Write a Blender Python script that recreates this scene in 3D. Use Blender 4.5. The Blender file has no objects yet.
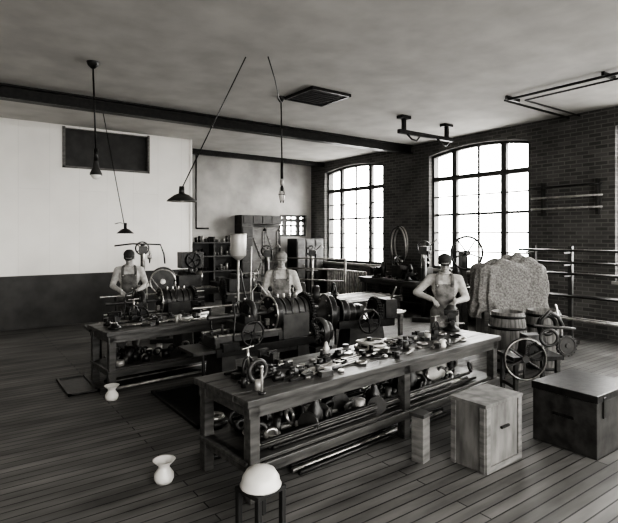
import bpy, math, random
from mathutils import Vector, Matrix, Euler
random.seed(7)
pi=math.pi
sc=bpy.context.scene
TINT=(1.0,.975,.93)
# ------------------------------------------------------------------ materials
def base(name):
    m=bpy.data.materials.new(name); m.use_nodes=True
    return m,m.node_tree,m.node_tree.nodes['Principled BSDF']
def col(v): return (v*TINT[0],v*TINT[1],v*TINT[2],1)
def mk(name,v,rough=.7,metal=0,var=.25,scale=6,bump=0,stretch=(1,1,1),lo=None):
    m,t,b=base(name); n=t.nodes; l=t.links
    tc=n.new('ShaderNodeTexCoord'); mp=n.new('ShaderNodeMapping'); mp.inputs['Scale'].default_value=stretch
    no=n.new('ShaderNodeTexNoise'); no.inputs['Scale'].default_value=scale; no.inputs['Detail'].default_value=6
    cr=n.new('ShaderNodeValToRGB'); cr.color_ramp.elements[0].position=.32; cr.color_ramp.elements[1].position=.68
    cr.color_ramp.elements[0].color=col(v*(1-var)); cr.color_ramp.elements[1].color=col(min(1,v*(1+var)))
    l.new(tc.outputs['Object'],mp.inputs[0]); l.new(mp.outputs[0],no.inputs['Vector']); l.new(no.outputs[0],cr.inputs[0]); l.new(cr.outputs[0],b.inputs['Base Color'])
    b.inputs['Roughness'].default_value=rough; b.inputs['Metallic'].default_value=metal
    if bump:
        bu=n.new('ShaderNodeBump'); bu.inputs['Strength'].default_value=bump; bu.inputs['Distance'].default_value=.02
        l.new(no.outputs[0],bu.inputs['Height']); l.new(bu.outputs[0],b.inputs['Normal'])
    return m
def brick(name,a,b_,bw,rh,mort,c1,c2,cm,rough=.8,var=.3,ns=1.2,bump=.3,off=.5,stretch=(1,1,1)):
    m,t,b=base(name); n=t.nodes; l=t.links
    tc=n.new('ShaderNodeTexCoord'); sp=n.new('ShaderNodeSeparateXYZ'); cb=n.new('ShaderNodeCombineXYZ')
    l.new(tc.outputs['Object'],sp.inputs[0]); l.new(sp.outputs[a],cb.inputs[0]); l.new(sp.outputs[b_],cb.inputs[1])
    br=n.new('ShaderNodeTexBrick'); br.offset=off
    br.inputs['Scale'].default_value=1; br.inputs['Brick Width'].default_value=bw; br.inputs['Row Height'].default_value=rh
    br.inputs['Mortar Size'].default_value=mort; br.inputs['Color1'].default_value=col(c1); br.inputs['Color2'].default_value=col(c2); br.inputs['Mortar'].default_value=col(cm)
    br.inputs['Mortar Smooth'].default_value=.1
    l.new(cb.outputs[0],br.inputs['Vector'])
    mp=n.new('ShaderNodeMapping'); mp.inputs['Scale'].default_value=stretch
    l.new(tc.outputs['Object'],mp.inputs[0])
    no=n.new('ShaderNodeTexNoise'); no.inputs['Scale'].default_value=ns; no.inputs['Detail'].default_value=8
    l.new(mp.outputs[0],no.inputs['Vector'])
    mr=n.new('ShaderNodeMapRange'); mr.inputs[1].default_value=.3; mr.inputs[2].default_value=.7; mr.inputs[3].default_value=1-var; mr.inputs[4].default_value=1+var
    l.new(no.outputs[0],mr.inputs[0])
    mx=n.new('ShaderNodeVectorMath'); mx.operation='SCALE'
    l.new(br.outputs['Color'],mx.inputs[0]); l.new(mr.outputs[0],mx.inputs['Scale']); l.new(mx.outputs[0],b.inputs['Base Color'])
    b.inputs['Roughness'].default_value=rough
    bu=n.new('ShaderNodeBump'); bu.inputs['Strength'].default_value=bump; bu.inputs['Distance'].default_value=.01; bu.invert=True
    l.new(br.outputs['Fac'],bu.inputs['Height']); l.new(bu.outputs[0],b.inputs['Normal'])
    return m
M={}
M['ceil']=mk('ceiling_plaster',.50,.9,0,.12,1.8,stretch=(1,1,1))
M['plaster']=mk('wall_plaster',.38,.9,0,.28,1.3)
M['brick']=brick('dark_brick','Y','Z',.24,.08,.010,.055,.10,.13)
M['white']=brick('white_painted_board','Z','X',6,.6,.004,.90,.88,.78,rough=.6,var=.05,bump=.1)
M['wains']=mk('dark_wainscot_paint',.05,.6,0,.3,3)
M['floor']=brick('floor_boards','X','Y',3.1,.10,.006,.085,.13,.018,rough=.6,var=.5,ns=2.2,bump=.3,stretch=(.4,2,1))
M['iron']=mk('cast_iron',.016,.38,.3,.5,14,.15)
M['iron2']=mk('painted_machine_iron',.035,.42,.1,.5,9,.1)
M['steel']=mk('worn_steel',.36,.3,.85,.45,18)
M['galv']=mk('galvanised_pipe',.34,.42,.5,.4,10)
M['bench']=mk('oiled_bench_wood',.055,.38,0,.6,5,.2,stretch=(.5,4,4))
M['wood']=mk('raw_wood',.14,.7,0,.4,5,.15,stretch=(1,1,4))
M['stave']=mk('barrel_staves',.15,.7,0,.45,7,.15,stretch=(3,3,.4))
M['crate']=mk('crate_board',.13,.75,0,.45,9,.15,stretch=(1,1,.3))
M['door']=mk('door_paint',.13,.6,0,.3,5)
M['dark']=mk('dark_wood',.035,.6,0,.3,5)
M['black']=mk('soot_black',.012,.7,0,.2,5)
M['frame']=mk('window_frame_paint',.05,.6,0,.2,6)
M['enamel']=mk('white_enamel',.6,.3,0,.08,4)
M['can']=mk('tin_can',.4,.4,.4,.2,6)
M['shirt']=mk('cotton_shirt',.40,.9,0,.2,16,.9)
M['denim']=mk('light_overalls',.16,.9,0,.35,14,.9)
M['denim2']=mk('overalls_grey',.10,.9,0,.35,14,.9)
M['skin']=mk('skin',.30,.55,0,.1,10)
M['hair']=mk('dark_hair',.03,.7,0,.3,60)
M['cap']=mk('cloth_cap',.03,.85,0,.3,20)
M['capl']=mk('light_cloth_cap',.20,.85,0,.25,20)
M['shoe']=mk('work_boot_leather',.03,.5,0,.3,20)
M['eye']=mk('eye_white',.5,.2,0,.02,5)
M['iris']=mk('iris',.01,.2,0,.02,5)
M['lip']=mk('lip',.17,.5,0,.05,5)
M['canvas']=mk('burlap_canvas',.22,.95,0,.4,34,.9)
M['sack']=mk('pale_sack',.42,.9,0,.15,9,.6)
M['rubber']=mk('rubber_hose',.05,.5,0,.2,9)
M['stone']=mk('window_sill_stone',.3,.8,0,.2,5)
M['bulb']=mk('bulb_glass',.7,.1,0,.03,5)
g,t,b=base('window_glass'); n=t.nodes
tr=n.new('ShaderNodeBsdfTransparent'); gl=n.new('ShaderNodeBsdfGlossy'); gl.inputs['Roughness'].default_value=.05
mix=n.new('ShaderNodeMixShader'); mix.inputs[0].default_value=.06
t.links.new(tr.outputs[0],mix.inputs[1]); t.links.new(gl.outputs[0],mix.inputs[2]); t.links.new(mix.outputs[0],n['Material Output'].inputs['Surface'])
M['glass']=g
# ------------------------------------------------------------------ builder
def frame(axis):
    return Vector((0,0,1)).rotation_difference(Vector(axis).normalized()).to_matrix()
class Bd:
    def __init__(s,name,loc=(0,0,0),rz=0):
        s.name=name;s.loc=loc;s.rz=rz;s.V=[];s.F=[];s.MI=[];s.SM=[];s.mats=[];s.T=None
    def add(s,vs,fs,mat,sm):
        o=len(s.V)
        if s.T is not None: vs=[s.T@Vector(v) for v in vs]
        s.V+= [tuple(v) for v in vs]
        if mat not in s.mats: s.mats.append(mat)
        k=s.mats.index(mat)
        for i,f in enumerate(fs):
            s.F.append([o+j for j in f]); s.MI.append(k); s.SM.append(sm[i] if isinstance(sm,list) else sm)
    def box(s,c,d,mat,rot=(0,0,0),taper=1):
        R=Euler(rot).to_matrix(); c=Vector(c); vs=[]
        for z in (-1,1):
            k=taper if z>0 else 1
            for x,y in ((-1,-1),(1,-1),(1,1),(-1,1)):
                vs.append(c+R@Vector((x*d[0]/2*k,y*d[1]/2*k,z*d[2]/2)))
        s.add(vs,[(0,3,2,1),(4,5,6,7),(0,1,5,4),(1,2,6,5),(2,3,7,6),(3,0,4,7)],mat,False)
    def bx(s,x0,x1,y0,y1,z0,z1,mat): s.box(((x0+x1)/2,(y0+y1)/2,(z0+z1)/2),(x1-x0,y1-y0,z1-z0),mat)
    def cyl(s,p1,p2,r1,mat,r2=None,n=16):
        if r2 is None:r2=r1
        p1=Vector(p1);p2=Vector(p2)
        if (p2-p1).length<1e-6:return
        R=frame(p2-p1); vs=[]
        for p,r in((p1,r1),(p2,r2)):
            for i in range(n):
                a=2*pi*i/n; vs.append(p+R@Vector((r*math.cos(a),r*math.sin(a),0)))
        fs=[(i,(i+1)%n,n+(i+1)%n,n+i) for i in range(n)]+[tuple(range(n-1,-1,-1)),tuple(range(n,2*n))]
        s.add(vs,fs,mat,[True]*n+[False]*2)
    def rev(s,c,prof,mat,axis=(0,0,1),n=24,flat=False):
        c=Vector(c);R=frame(axis);vs=[]
        for r,z in prof:
            for i in range(n):
                a=2*pi*i/n; vs.append(c+R@Vector((max(r,1e-4)*math.cos(a),max(r,1e-4)*math.sin(a),z)))
        fs=[]
        for k in range(len(prof)-1):
            for i in range(n): fs.append((k*n+i,k*n+(i+1)%n,(k+1)*n+(i+1)%n,(k+1)*n+i))
        s.add(vs,fs,mat,not flat)
    def torus(s,c,axis,R_,r,mat,n=28,m=8,sx=1,sy=1):
        c=Vector(c);R=frame(axis);vs=[];fs=[]
        for i in range(n):
            a=2*pi*i/n
            for j in range(m):
                b=2*pi*j/m; q=R_+r*math.cos(b)
                vs.append(c+R@Vector((q*math.cos(a)*sx,q*math.sin(a)*sy,r*math.sin(b))))
        for i in range(n):
            for j in range(m): fs.append((i*m+j,((i+1)%n)*m+j,((i+1)%n)*m+(j+1)%m,i*m+(j+1)%m))
        s.add(vs,fs,mat,True)
    def sph(s,c,r,mat,n=16,sc_=(1,1,1)):
        c=Vector(c);vs=[];fs=[];m=n//2
        for j in range(m+1):
            th=pi*j/m
            for i in range(n):
                a=2*pi*i/n; rr=max(math.sin(th),1e-3)
                vs.append(c+Vector((r*sc_[0]*rr*math.cos(a),r*sc_[1]*rr*math.sin(a),-r*sc_[2]*math.cos(th))))
        for j in range(m):
            for i in range(n): fs.append((j*n+i,j*n+(i+1)%n,(j+1)*n+(i+1)%n,(j+1)*n+i))
        s.add(vs,fs,mat,True)
    def tube(s,pts,r,mat,n=8):
        pts=[Vector(p) for p in pts]; R=None; vs=[];fs=[]
        for k,p in enumerate(pts):
            d=(pts[min(k+1,len(pts)-1)]-pts[max(k-1,0)]).normalized()
            if R is None: R=frame(d)
            else:
                z=R@Vector((0,0,1)); R=z.rotation_difference(d).to_matrix()@R
            for i in range(n):
                a=2*pi*i/n; vs.append(p+R@Vector((r*math.cos(a),r*math.sin(a),0)))
        K=len(pts)
        for k in range(K-1):
            for i in range(n): fs.append((k*n+i,k*n+(i+1)%n,(k+1)*n+(i+1)%n,(k+1)*n+i))
        sm=[True]*len(fs)+[False]*2
        fs+= [tuple(range(n-1,-1,-1)),tuple(range((K-1)*n,K*n))]
        s.add(vs,fs,mat,sm)
    def wheel(s,c,axis,R_,rim,mat,nsp=6,hub=.04,hw=.08,sp=.012,curve=0):
        s.torus(c,axis,R_,rim,mat); c=Vector(c); F=frame(axis); ax=Vector(axis).normalized()
        s.cyl(c-ax*hw/2,c+ax*hw/2,hub,mat)
        for i in range(nsp):
            a=2*pi*i/nsp+.3; 
            pts=[c+F@Vector((R_*q*math.cos(a+curve*q),R_*q*math.sin(a+curve*q),0)) for q in (.1,.4,.7,1)]
            s.tube(pts,sp,mat,6)
    def pulley(s,c,axis,R_,w,mat,nsp=5):
        c=Vector(c);ax=Vector(axis).normalized();F=frame(axis)
        s.rev(c,[(R_-.02,-w/2),(R_,-w/2),(R_+.008,0),(R_,w/2),(R_-.02,w/2),(R_-.02,-w/2)],mat,axis)
        s.cyl(c-ax*w*.6,c+ax*w*.6,R_*.2,mat)
        for i in range(nsp):
            a=2*pi*i/nsp; s.cyl(c,c+F@Vector((math.cos(a),math.sin(a),0))*(R_-.01),R_*.09,mat,R_*.06,n=8)
    def gear(s,c,axis,R_,w,nt,mat,hole=True):
        c=Vector(c);F=frame(axis);vs=[];N=nt*4
        for z in(-w/2,w/2):
            for i in range(N):
                a=2*pi*i/N; r=R_ if i%4 in(0,1) else R_*.9
                vs.append(c+F@Vector((r*math.cos(a),r*math.sin(a),z)))
        fs=[(i,(i+1)%N,N+(i+1)%N,N+i) for i in range(N)]+[tuple(range(N-1,-1,-1)),tuple(range(N,2*N))]
        s.add(vs,fs,mat,False)
        ax=F@Vector((0,0,1))
        s.cyl(c-ax*w,c+ax*w,R_*.22,mat)
        s.torus(c+ax*w*.5,axis,R_*.75,w*.25,mat,m=6); s.torus(c-ax*w*.5,axis,R_*.75,w*.25,mat,m=6)
    def done(s,bev=0,parent=None):
        me=bpy.data.meshes.new(s.name); me.from_pydata(s.V,[],s.F)
        for m_ in s.mats: me.materials.append(M[m_])
        for i,p in enumerate(me.polygons): p.material_index=s.MI[i]; p.use_smooth=s.SM[i]
        me.update()
        ob=bpy.data.objects.new(s.name,me); sc.collection.objects.link(ob); ob.location=s.loc; ob.rotation_euler=(0,0,s.rz)
        if bev:
            b=ob.modifiers.new('bevel','BEVEL'); b.width=bev; b.segments=2; b.limit_method='ANGLE'; b.angle_limit=math.radians(60)
        if parent: ob.parent=parent
        return ob
# ------------------------------------------------------------------ room shell
XW,YB,C,XL,YN=10.3,14.15,4.45,-3.0,-3.5
f=Bd('floor'); f.bx(XL,XW,YN,YB,-.2,0,'floor'); f.done()
f=Bd('ceiling'); f.bx(XL-.3,XW+.35,YN-.3,YB+.3,C,C+.2,'ceil'); f.done()
def arch2(a,b_,zs,zc,s):
    if zc<=zs: return zs
    h=zc-zs;w=(b_-a)/2;R_=(w*w+h*h)/(2*h); x=s-(a+b_)/2
    return zc-R_+math.sqrt(max(0,R_*R_-x*x))
def wall(name,ax,pos,th,s0,s1,mat,ops):
    w=Bd(name)
    def B_(a,b_,z0,z1):
        if ax=='x': w.bx(min(pos,pos+th),max(pos,pos+th),a,b_,z0,z1,mat)
        else: w.bx(a,b_,min(pos,pos+th),max(pos,pos+th),z0,z1,mat)
    cur=s0
    for (a,b_,z0,zs,zc) in sorted(ops):
        B_(cur,a,0,C); B_(a,b_,0,z0)
        N=14 if zc>zs else 1
        for i in range(N):
            q0=a+(b_-a)*i/N;q1=a+(b_-a)*(i+1)/N; h0=arch2(a,b_,zs,zc,q0);h1=arch2(a,b_,zs,zc,q1)
            vs=[]
            for p in (pos,pos+th):
                for (q,z) in ((q0,h0),(q1,h1),(q1,C),(q0,C)):
                    vs.append((p,q,z) if ax=='x' else (q,p,z))
            w.add(vs,[(0,1,2,3),(7,6,5,4),(0,4,5,1),(3,2,6,7)],mat,False)
        cur=b_
    B_(cur,s1,0,C)
    return w.done()
Z0,ZS,ZC,ZT=1.12,4.08,4.22,3.46
winR=[(10.6,13.38),(6.08,8.86),(1.56,4.31),(-2.9,-.2)]
wall('wall_right','x',XW,.4,YN,YB,'brick',[(a,b_,Z0,ZS,ZC) for a,b_ in winR])
wall('wall_back','y',YB,.3,XL,XW,'plaster',[(9.0,10.1,1.95,2.68,2.68)])
winN=[(-2.4,.2),(1.1,3.8),(4.7,7.4)]
wall('wall_near','y',YN,-.3,XL,XW,'plaster',[(a,b_,Z0,3.9,3.9) for a,b_ in winN])
wall('wall_left','x',XL,-.3,YN,YB,'plaster',[])
wn=[0]
def window(ax,pos,a,b_,z0,zs,zc,zt,ins,rows=5):
    wn[0]+=1
    w=Bd('window_%d'%wn[0]); p=pos+ins
    def V_(q,z,dp=0): return (p+dp,q,z) if ax=='x' else (q,p+dp,z)
    def bar(q0,q1,za,zb,t_):
        c=V_((q0+q1)/2,(za+zb)/2); d=(t_,q1-q0,zb-za) if ax=='x' else (q1-q0,t_,zb-za)
        w.box(c,d,'frame')
    H=lambda q:arch2(a,b_,zs,zc,q)
    bar(a,a+.06,z0,zs,.12); bar(b_-.06,b_,z0,zs,.12); bar(a,b_,z0,z0+.07,.14)
    W=b_-a
    for fr,t_ in ((.25,.14),(.5,.045),(.75,.14)):
        q=a+W*fr; bar(q-t_/2,q+t_/2,z0,H(q)-.02,.1 if t_>.05 else .05)
    bar(a,b_,zt-.055,zt+.055,.12)
    for i in range(1,rows):
        z=z0+(zt-z0)*i/rows; t_=.06 if i==rows//2+1 else .032; bar(a,b_,z-t_/2,z+t_/2,.05)
    N=14
    for i in range(N):
        q0=a+W*i/N;q1=a+W*(i+1)/N;h0=H(q0);h1=H(q1);vs=[]
        for dp in(-.06,.06):
            for q,z in((q0,h0-.06),(q1,h1-.06),(q1,h1+.01),(q0,h0+.01)): vs.append(V_(q,z,dp))
        w.add(vs,[(0,1,2,3),(7,6,5,4),(0,4,5,1),(3,2,6,7)],'frame',False)
    vs=[V_(a,z0),V_(b_,z0)]+[V_(a+W*i/N,H(a+W*i/N)) for i in range(N,-1,-1)]
    w.add(vs,[tuple(range(len(vs)))],'glass',False)
    s_=-1 if ins>0 else 1
    if ax=='x': w.bx(min(pos+s_*.05,p),max(pos+s_*.05,p),a-.05,b_+.05,z0-.06,z0,'stone')
    else: w.bx(a-.05,b_+.05,min(pos+s_*.05,p),max(pos+s_*.05,p),z0-.06,z0,'stone')
    w.done()
def portal(ax,pos,a,b_,z0,z1,rot):
    L=bpy.data.lights.new('daylight_portal','AREA'); L.shape='RECTANGLE'
    o=bpy.data.objects.new('daylight_portal',L); sc.collection.objects.link(o)
    if ax=='x': L.size=z1-z0;L.size_y=b_-a;o.location=(pos,(a+b_)/2,(z0+z1)/2)
    else: L.size=b_-a;L.size_y=z1-z0;o.location=((a+b_)/2,pos,(z0+z1)/2)
    o.rotation_euler=rot; L.cycles.is_portal=True
for a,b_ in winR:
    window('x',XW,a,b_,Z0,ZS,ZC,ZT,.2); portal('x',XW+.39,a,b_,Z0,ZC,(0,pi/2,0))
for a,b_ in winN:
    window('y',YN,a,b_,Z0,3.9,3.9,3.3,-.15); portal('y',YN-.29,a,b_,Z0,3.9,(pi/2,0,0))
window('y',YB,9.0,10.1,1.95,2.68,2.68,2.5,.15,3); portal('y',YB+.29,9.0,10.1,1.95,2.68,(-pi/2,0,0))
p=Bd('wall_partition'); Y0,Y1=12.2,12.3; xe=5.03; xa,xb=2.10,3.95
p.bx(XL,xa,Y0,Y1,1.12,C,'white'); p.bx(xb,xe,Y0,Y1,1.12,C,'white')
p.bx(xa,xb,Y0,Y1,1.12,3.55,'white'); p.bx(xa,xb,Y0,Y1,4.4,C,'white')
p.bx(xa-.1,xb+.1,Y1+.02,Y1+.05,3.4,C,'dark')  # dark sheet added behind the opening, its colour standing in for shade inside
p.bx(XL,xe,Y0-.01,Y1+.01,0,1.1,'wains'); p.bx(XL,xe,Y0-.03,Y1+.01,1.08,1.13,'wains')
p.done()
b=Bd('trim_1'); b.bx(xa-.05,xa+.01,Y0-.02,Y1,3.5,4.42,'wood');b.bx(xb-.01,xb+.04,Y0-.02,Y1,3.5,4.42,'wood');b.bx(xa-.05,xb+.04,Y0-.02,Y1,3.5,3.55,'wood')
b.bx(xe,xe+.05,Y0-.03,Y1+.03,0,C,'white');b.done()
b=Bd('baseboard_back'); b.bx(XL,XW,YB-.03,YB,0,.2,'wains'); b.done()
b=Bd('ceiling_beam'); b.bx(XL,XW,9.42,9.62,4.22,4.25,'iron'); b.bx(XL,XW,9.5,9.54,4.22,C,'iron'); b.bx(XL,XW,9.42,9.62,C-.03,C,'iron'); b.done()
b=Bd('ceiling_beam'); b.bx(5.1,XW,13.4,13.5,4.3,C,'iron'); b.done()
b=Bd('ceiling_hatch'); b.bx(4.86,5.64,6.64,7.42,C-.03,C-.005,'black')
for i in range(7): b.bx(4.9,5.6,6.7+i*.1,6.73+i*.1,C-.045,C-.03,'black')
for x in(4.84,5.64): b.bx(x,x+.04,6.62,7.44,C-.05,C,'iron')
for y in(6.62,7.42): b.bx(4.84,5.68,y,y+.04,C-.05,C,'iron')
b.done()
b=Bd('ceiling_conduit')
b.tube([(8.02,1.0,C-.06),(8.02,5.17,C-.06),(10.25,5.17,C-.06)],.022,'iron'); b.tube([(8.3,1.0,C-.06),(8.3,4.95,C-.06),(10.25,4.95,C-.06)],.016,'iron')
for y in(2,3.5,5.1): b.box((8.15,y,C-.03),(.4,.04,.06),'iron')
b.done()
b=Bd('overhead_countershaft')
b.box((8.3,7.2,4.12),(1.7,.08,.08),'iron')
for x in(7.6,8.95): b.box((x,7.2,4.3),(.06,.08,.3),'iron'); b.box((x,7.2,4.42),(.26,.16,.06),'iron')
for x in(7.75,8.7):
    b.tube([(x-.12,7.15,4.08),(x-.02,7.1,3.97),(x+.12,7.1,3.95),(x+.2,7.1,4.03)],.02,'iron')
b.done()
b=Bd('door_1'); 
for i in range(2):
    x0=7.8+i*.54
    b.bx(x0,x0+.53,YB-.10,YB-.04,0.02,2.25,'door')
    for z in(.1,1.1,2.12): b.bx(x0,x0+.53,YB-.13,YB-.10,z,z+.12,'wood')
    b.bx(x0,x0+.07,YB-.13,YB-.10,.1,2.2,'wood'); b.bx(x0+.46,x0+.53,YB-.13,YB-.10,.1,2.2,'wood')
    b.box((x0+.265,YB-.115,.65),(.08,.03,1.02),'wood',(0,.4,0)); b.box((x0+.265,YB-.115,1.65),(.08,.03,1.02),'wood',(0,-.4,0))
b.bx(7.73,7.79,YB-.14,YB-.035,0,2.3,'dark');b.bx(8.89,8.94,YB-.14,YB-.035,0,2.3,'dark');b.bx(7.73,8.94,YB-.14,YB-.035,2.25,2.33,'dark')
b.done()
b=Bd('storage_cupboard'); b.bx(7.3,8.75,YB-.5,YB-.04,2.34,2.62,'iron2')
for i in range(4): b.bx(7.36+i*.34,7.66+i*.34,YB-.52,YB-.5,2.37,2.59,'dark')
b.bx(7.3,7.7,YB-.5,YB-.04,0,2.34,'iron2')
for i in range(6): b.bx(7.33,7.67,YB-.52,YB-.5,.1+i*.37,.42+i*.37,'dark')
b.done(.006)
b=Bd('wooden_locker')
for i in range(3):
    x=9.14+i*.37; b.bx(x,x+.35,13.35,13.9,.05,1.88,'iron'); b.bx(x+.03,x+.32,13.33,13.35,.1,1.82,'iron2')
    for k in range(4): b.bx(x+.08,x+.26,13.32,13.33,1.55+k*.05,1.57+k*.05,'black')
    b.bx(x+.27,x+.29,13.31,13.33,.95,1.05,'steel')
b.bx(9.12,10.26,13.33,13.92,0,.05,'dark'); b.done(.005)
b=Bd('storage_shelf')
b.bx(5.6,7.2,13.7,14.1,1.35,1.39,'dark'); b.bx(5.6,7.2,13.7,14.1,1.75,1.79,'dark'); b.bx(5.6,7.2,13.7,14.1,.9,.94,'dark'); b.bx(5.6,7.2,14.06,14.1,.0,1.79,'dark')
for x in(5.6,6.4,7.16): b.bx(x,x+.05,13.72,14.1,0,1.95,'dark')
for i in range(14):
    x=5.72+i*.1; h=random.uniform(.1,.28)
    for z in(.94,1.39,1.79):
        if random.random()<.75 and abs(x-6.42)>.06: b.cyl((x,13.9,z),(x,13.9,z+h*random.uniform(.6,1)),.04,random.choice(['iron','can','iron2','wood']),n=10)
b.done()
b=Bd('steam_pipe')
b.tube([(6.0,14.08,2.2),(6.0,14.08,C-.02)],.025,'iron2'); b.tube([(6.0,14.08,2.2),(6.4,14.08,2.2)],.025,'iron'); b.done()
# ------------------------------------------------------------------ lamps
def cord(b,pts): b.tube(pts,.008,'iron',6)
b=Bd('pendant_lamp'); x,y=1.66,7.53
b.rev((x,y,C),[(.001,-.1),(.03,-.09),(.07,-.05),(.085,0)],'iron'); b.tube([(x,y,C-.05),(x+.04,y,3.2)],.012,'iron')
b.cyl((x+.04,y,3.22),(x+.04,y,3.05),.03,'iron'); b.rev((x+.04,y,2.85),[(.085,0),(.08,.03),(.045,.1),(.03,.2)],'iron2'); b.rev((x+.04,y,2.84),[(.001,-.05),(.04,-.04),(.075,0.01),(.05,.08)],'bulb'); b.done()
b=Bd('pendant_lamp'); x,y,z=2.65,6.72,2.53
cord(b,[(3.32,6.09,C),(x,y,z+.12)]); b.cyl((x,y,z+.15),(x,y,z+.03),.035,'iron',.045)
b.rev((x,y,z),[(.045,.05),(.10,.03),(.2,-.045),(.205,-.06)],'iron2',n=32); b.rev((x,y,z-.005),[(.04,.045),(.09,.02),(.2,-.052)],'enamel',n=32); b.sph((x,y,z-.03),.045,'bulb'); 
b.done()
b=Bd('pendant_lamp'); x,y,z=2.87,10.26,2.08
cord(b,[(x-.35,y+.3,C),(x-.02,y,z+.12)]); b.cyl((x,y,z+.16),(x,y,z+.03),.03,'iron')
b.rev((x,y,z),[(.03,.05),(.08,.03),(.16,-.04),(.165,-.05)],'iron2'); b.rev((x,y,z-.004),[(.03,.04),(.08,.02),(.16,-.045)],'enamel')
b.tube([(x-.2,y,z+.14),(x-.1,y,z+.17),(x+.02,y,z+.12)],.01,'steel'); b.sph((x,y,z-.02),.035,'bulb'); b.done()
b=Bd('pendant_lamp'); x,y=4.79,7.49
b.rev((x,y,C),[(.001,-.1),(.03,-.09),(.06,-.05),(.075,0)],'iron'); b.tube([(x,y,C-.05),(x+.02,y,3.3)],.013,'iron'); b.cyl((x+.02,y,3.32),(x+.02,y,3.0),.025,'iron')
b.cyl((x+.02,y,2.98),(x+.02,y,2.88),.035,'can'); b.cyl((x+.02,y,2.88),(x+.02,y,2.78),.02,'iron'); b.sph((x+.02,y,2.68),.05,'bulb',sc_=(1,1,1.7)); b.torus((x+.02,y,2.72),(0,0,1),.06,.006,'iron')
for k in range(4): a=k*pi/2; b.tube([(x+.02+.03*math.cos(a),y+.03*math.sin(a),2.85),(x+.02+.065*math.cos(a),y+.065*math.sin(a),2.72),(x+.02+.03*math.cos(a),y+.03*math.sin(a),2.57)],.005,'iron',5)
b.done()
b=Bd('ceiling_wire'); b.tube([(3.55,5.88,C-.01),(3.95,6.35,C-.12),(4.4,6.95,C-.2),(4.77,7.45,C-.1)],.008,'iron',6); b.done()
# ------------------------------------------------------------------ workbenches
def vise(b,x,y,z,s=1,rot=0,mat='iron'):
    T=Matrix.Translation((x,y,z))@Matrix.Rotation(rot,4,'Z')@Matrix.Scale(s,4); b.T=T
    b.rev((0,0,0),[(.001,0),(.11,0),(.11,.025),(.06,.05),(.05,.1)],mat); b.box((0,.02,.15),(.1,.24,.09),mat); b.box((0,.09,.22),(.17,.05,.09),mat)
    b.box((0,-.03,.14),(.06,.34,.06),mat); b.box((0,-.1,.18),(.11,.07,.12),mat,taper=.9); b.box((0,-.07,.24),(.17,.035,.05),mat)
    b.cyl((0,-.12,.14),(0,-.28,.14),.018,'steel'); b.cyl((0,-.27,.14),(0,-.31,.14),.03,mat); b.cyl((-.13,-.29,.14),(.13,-.29,.14),.009,'steel',n=8)
    b.sph((-.13,-.29,.14),.014,'steel',8); b.sph((.13,-.29,.14),.014,'steel',8); b.T=None
def pipevise(b,x,y,z,s=1,rot=0,mat='iron'):
    b.T=Matrix.Translation((x,y,z))@Matrix.Rotation(rot,4,'Z')@Matrix.Scale(s,4)
    b.box((0,0,.02),(.26,.14,.04),mat); b.box((0,0,.08),(.16,.08,.1),mat,taper=.8)
    b.tube([(-.09,0,.06),(-.1,0,.2),(-.07,0,.3),(0,0,.34),(.07,0,.3),(.1,0,.2),(.09,0,.06)],.02,mat)
    b.cyl((0,0,.2),(0,0,.46),.016,'steel'); b.cyl((-.11,0,.46),(.11,0,.46),.009,'steel',n=8); b.box((0,0,.19),(.13,.05,.04),mat)
    b.sph((-.11,0,.46),.014,'steel',8);b.sph((.11,0,.46),.014,'steel',8); b.T=None
def bench(name,loc,rz,L,W,H,legs,braces=True):
    b=Bd(name,loc,rz); n=4
    for i in range(n): b.bx(0,L,W*i/n+.002,W*(i+1)/n-.002,H-.055,H,'bench')
    b.bx(.03,L-.03,.03,.06,H-.15,H-.055,'bench'); b.bx(.03,L-.03,W-.06,W-.03,H-.15,H-.055,'bench')
    for x in legs:
        for y in(.03,W-.12): b.bx(x,x+.09,y,y+.09,0,H-.055,'bench')
        b.bx(x+.01,x+.08,.12,W-.12,.2,.3,'bench'); b.bx(x+.01,x+.08,.12,W-.12,H-.15,H-.055,'bench')
    b.bx(.02,L-.02,.06,W-.06,.27,.30,'bench')
    b.bx(.02,L-.02,.01,.04,.2,.28,'bench')
    return b
BZ=.78; BL=(1.775,3.223,0); BR=math.radians(5)
b=bench('workbench',BL,BR,3.66,.83,BZ,[.04,1.85,3.53]); b.done(.006)
def onb(x,y,z=0): 
    return (BL[0]+x*math.cos(BR)-y*math.sin(BR),BL[1]+x*math.sin(BR)+y*math.cos(BR),z)
SL=(1.60,6.52,0); SR=math.radians(5)
b=bench('workbench',SL,SR,1.9,.78,BZ,[.04,1.76]); b.done(.006)
def wrench(b,x,y,z,a,L=.4,mat='iron'):
    b.T=Matrix.Translation((x,y,z))@Matrix.Rotation(a,4,'Z')
    b.box((L/2,0,.012),(L,.03,.02),mat); b.box((L+.03,0,.02),(.09,.06,.035),mat); b.box((L+.08,.02,.02),(.05,.03,.04),mat); b.T=None
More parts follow.
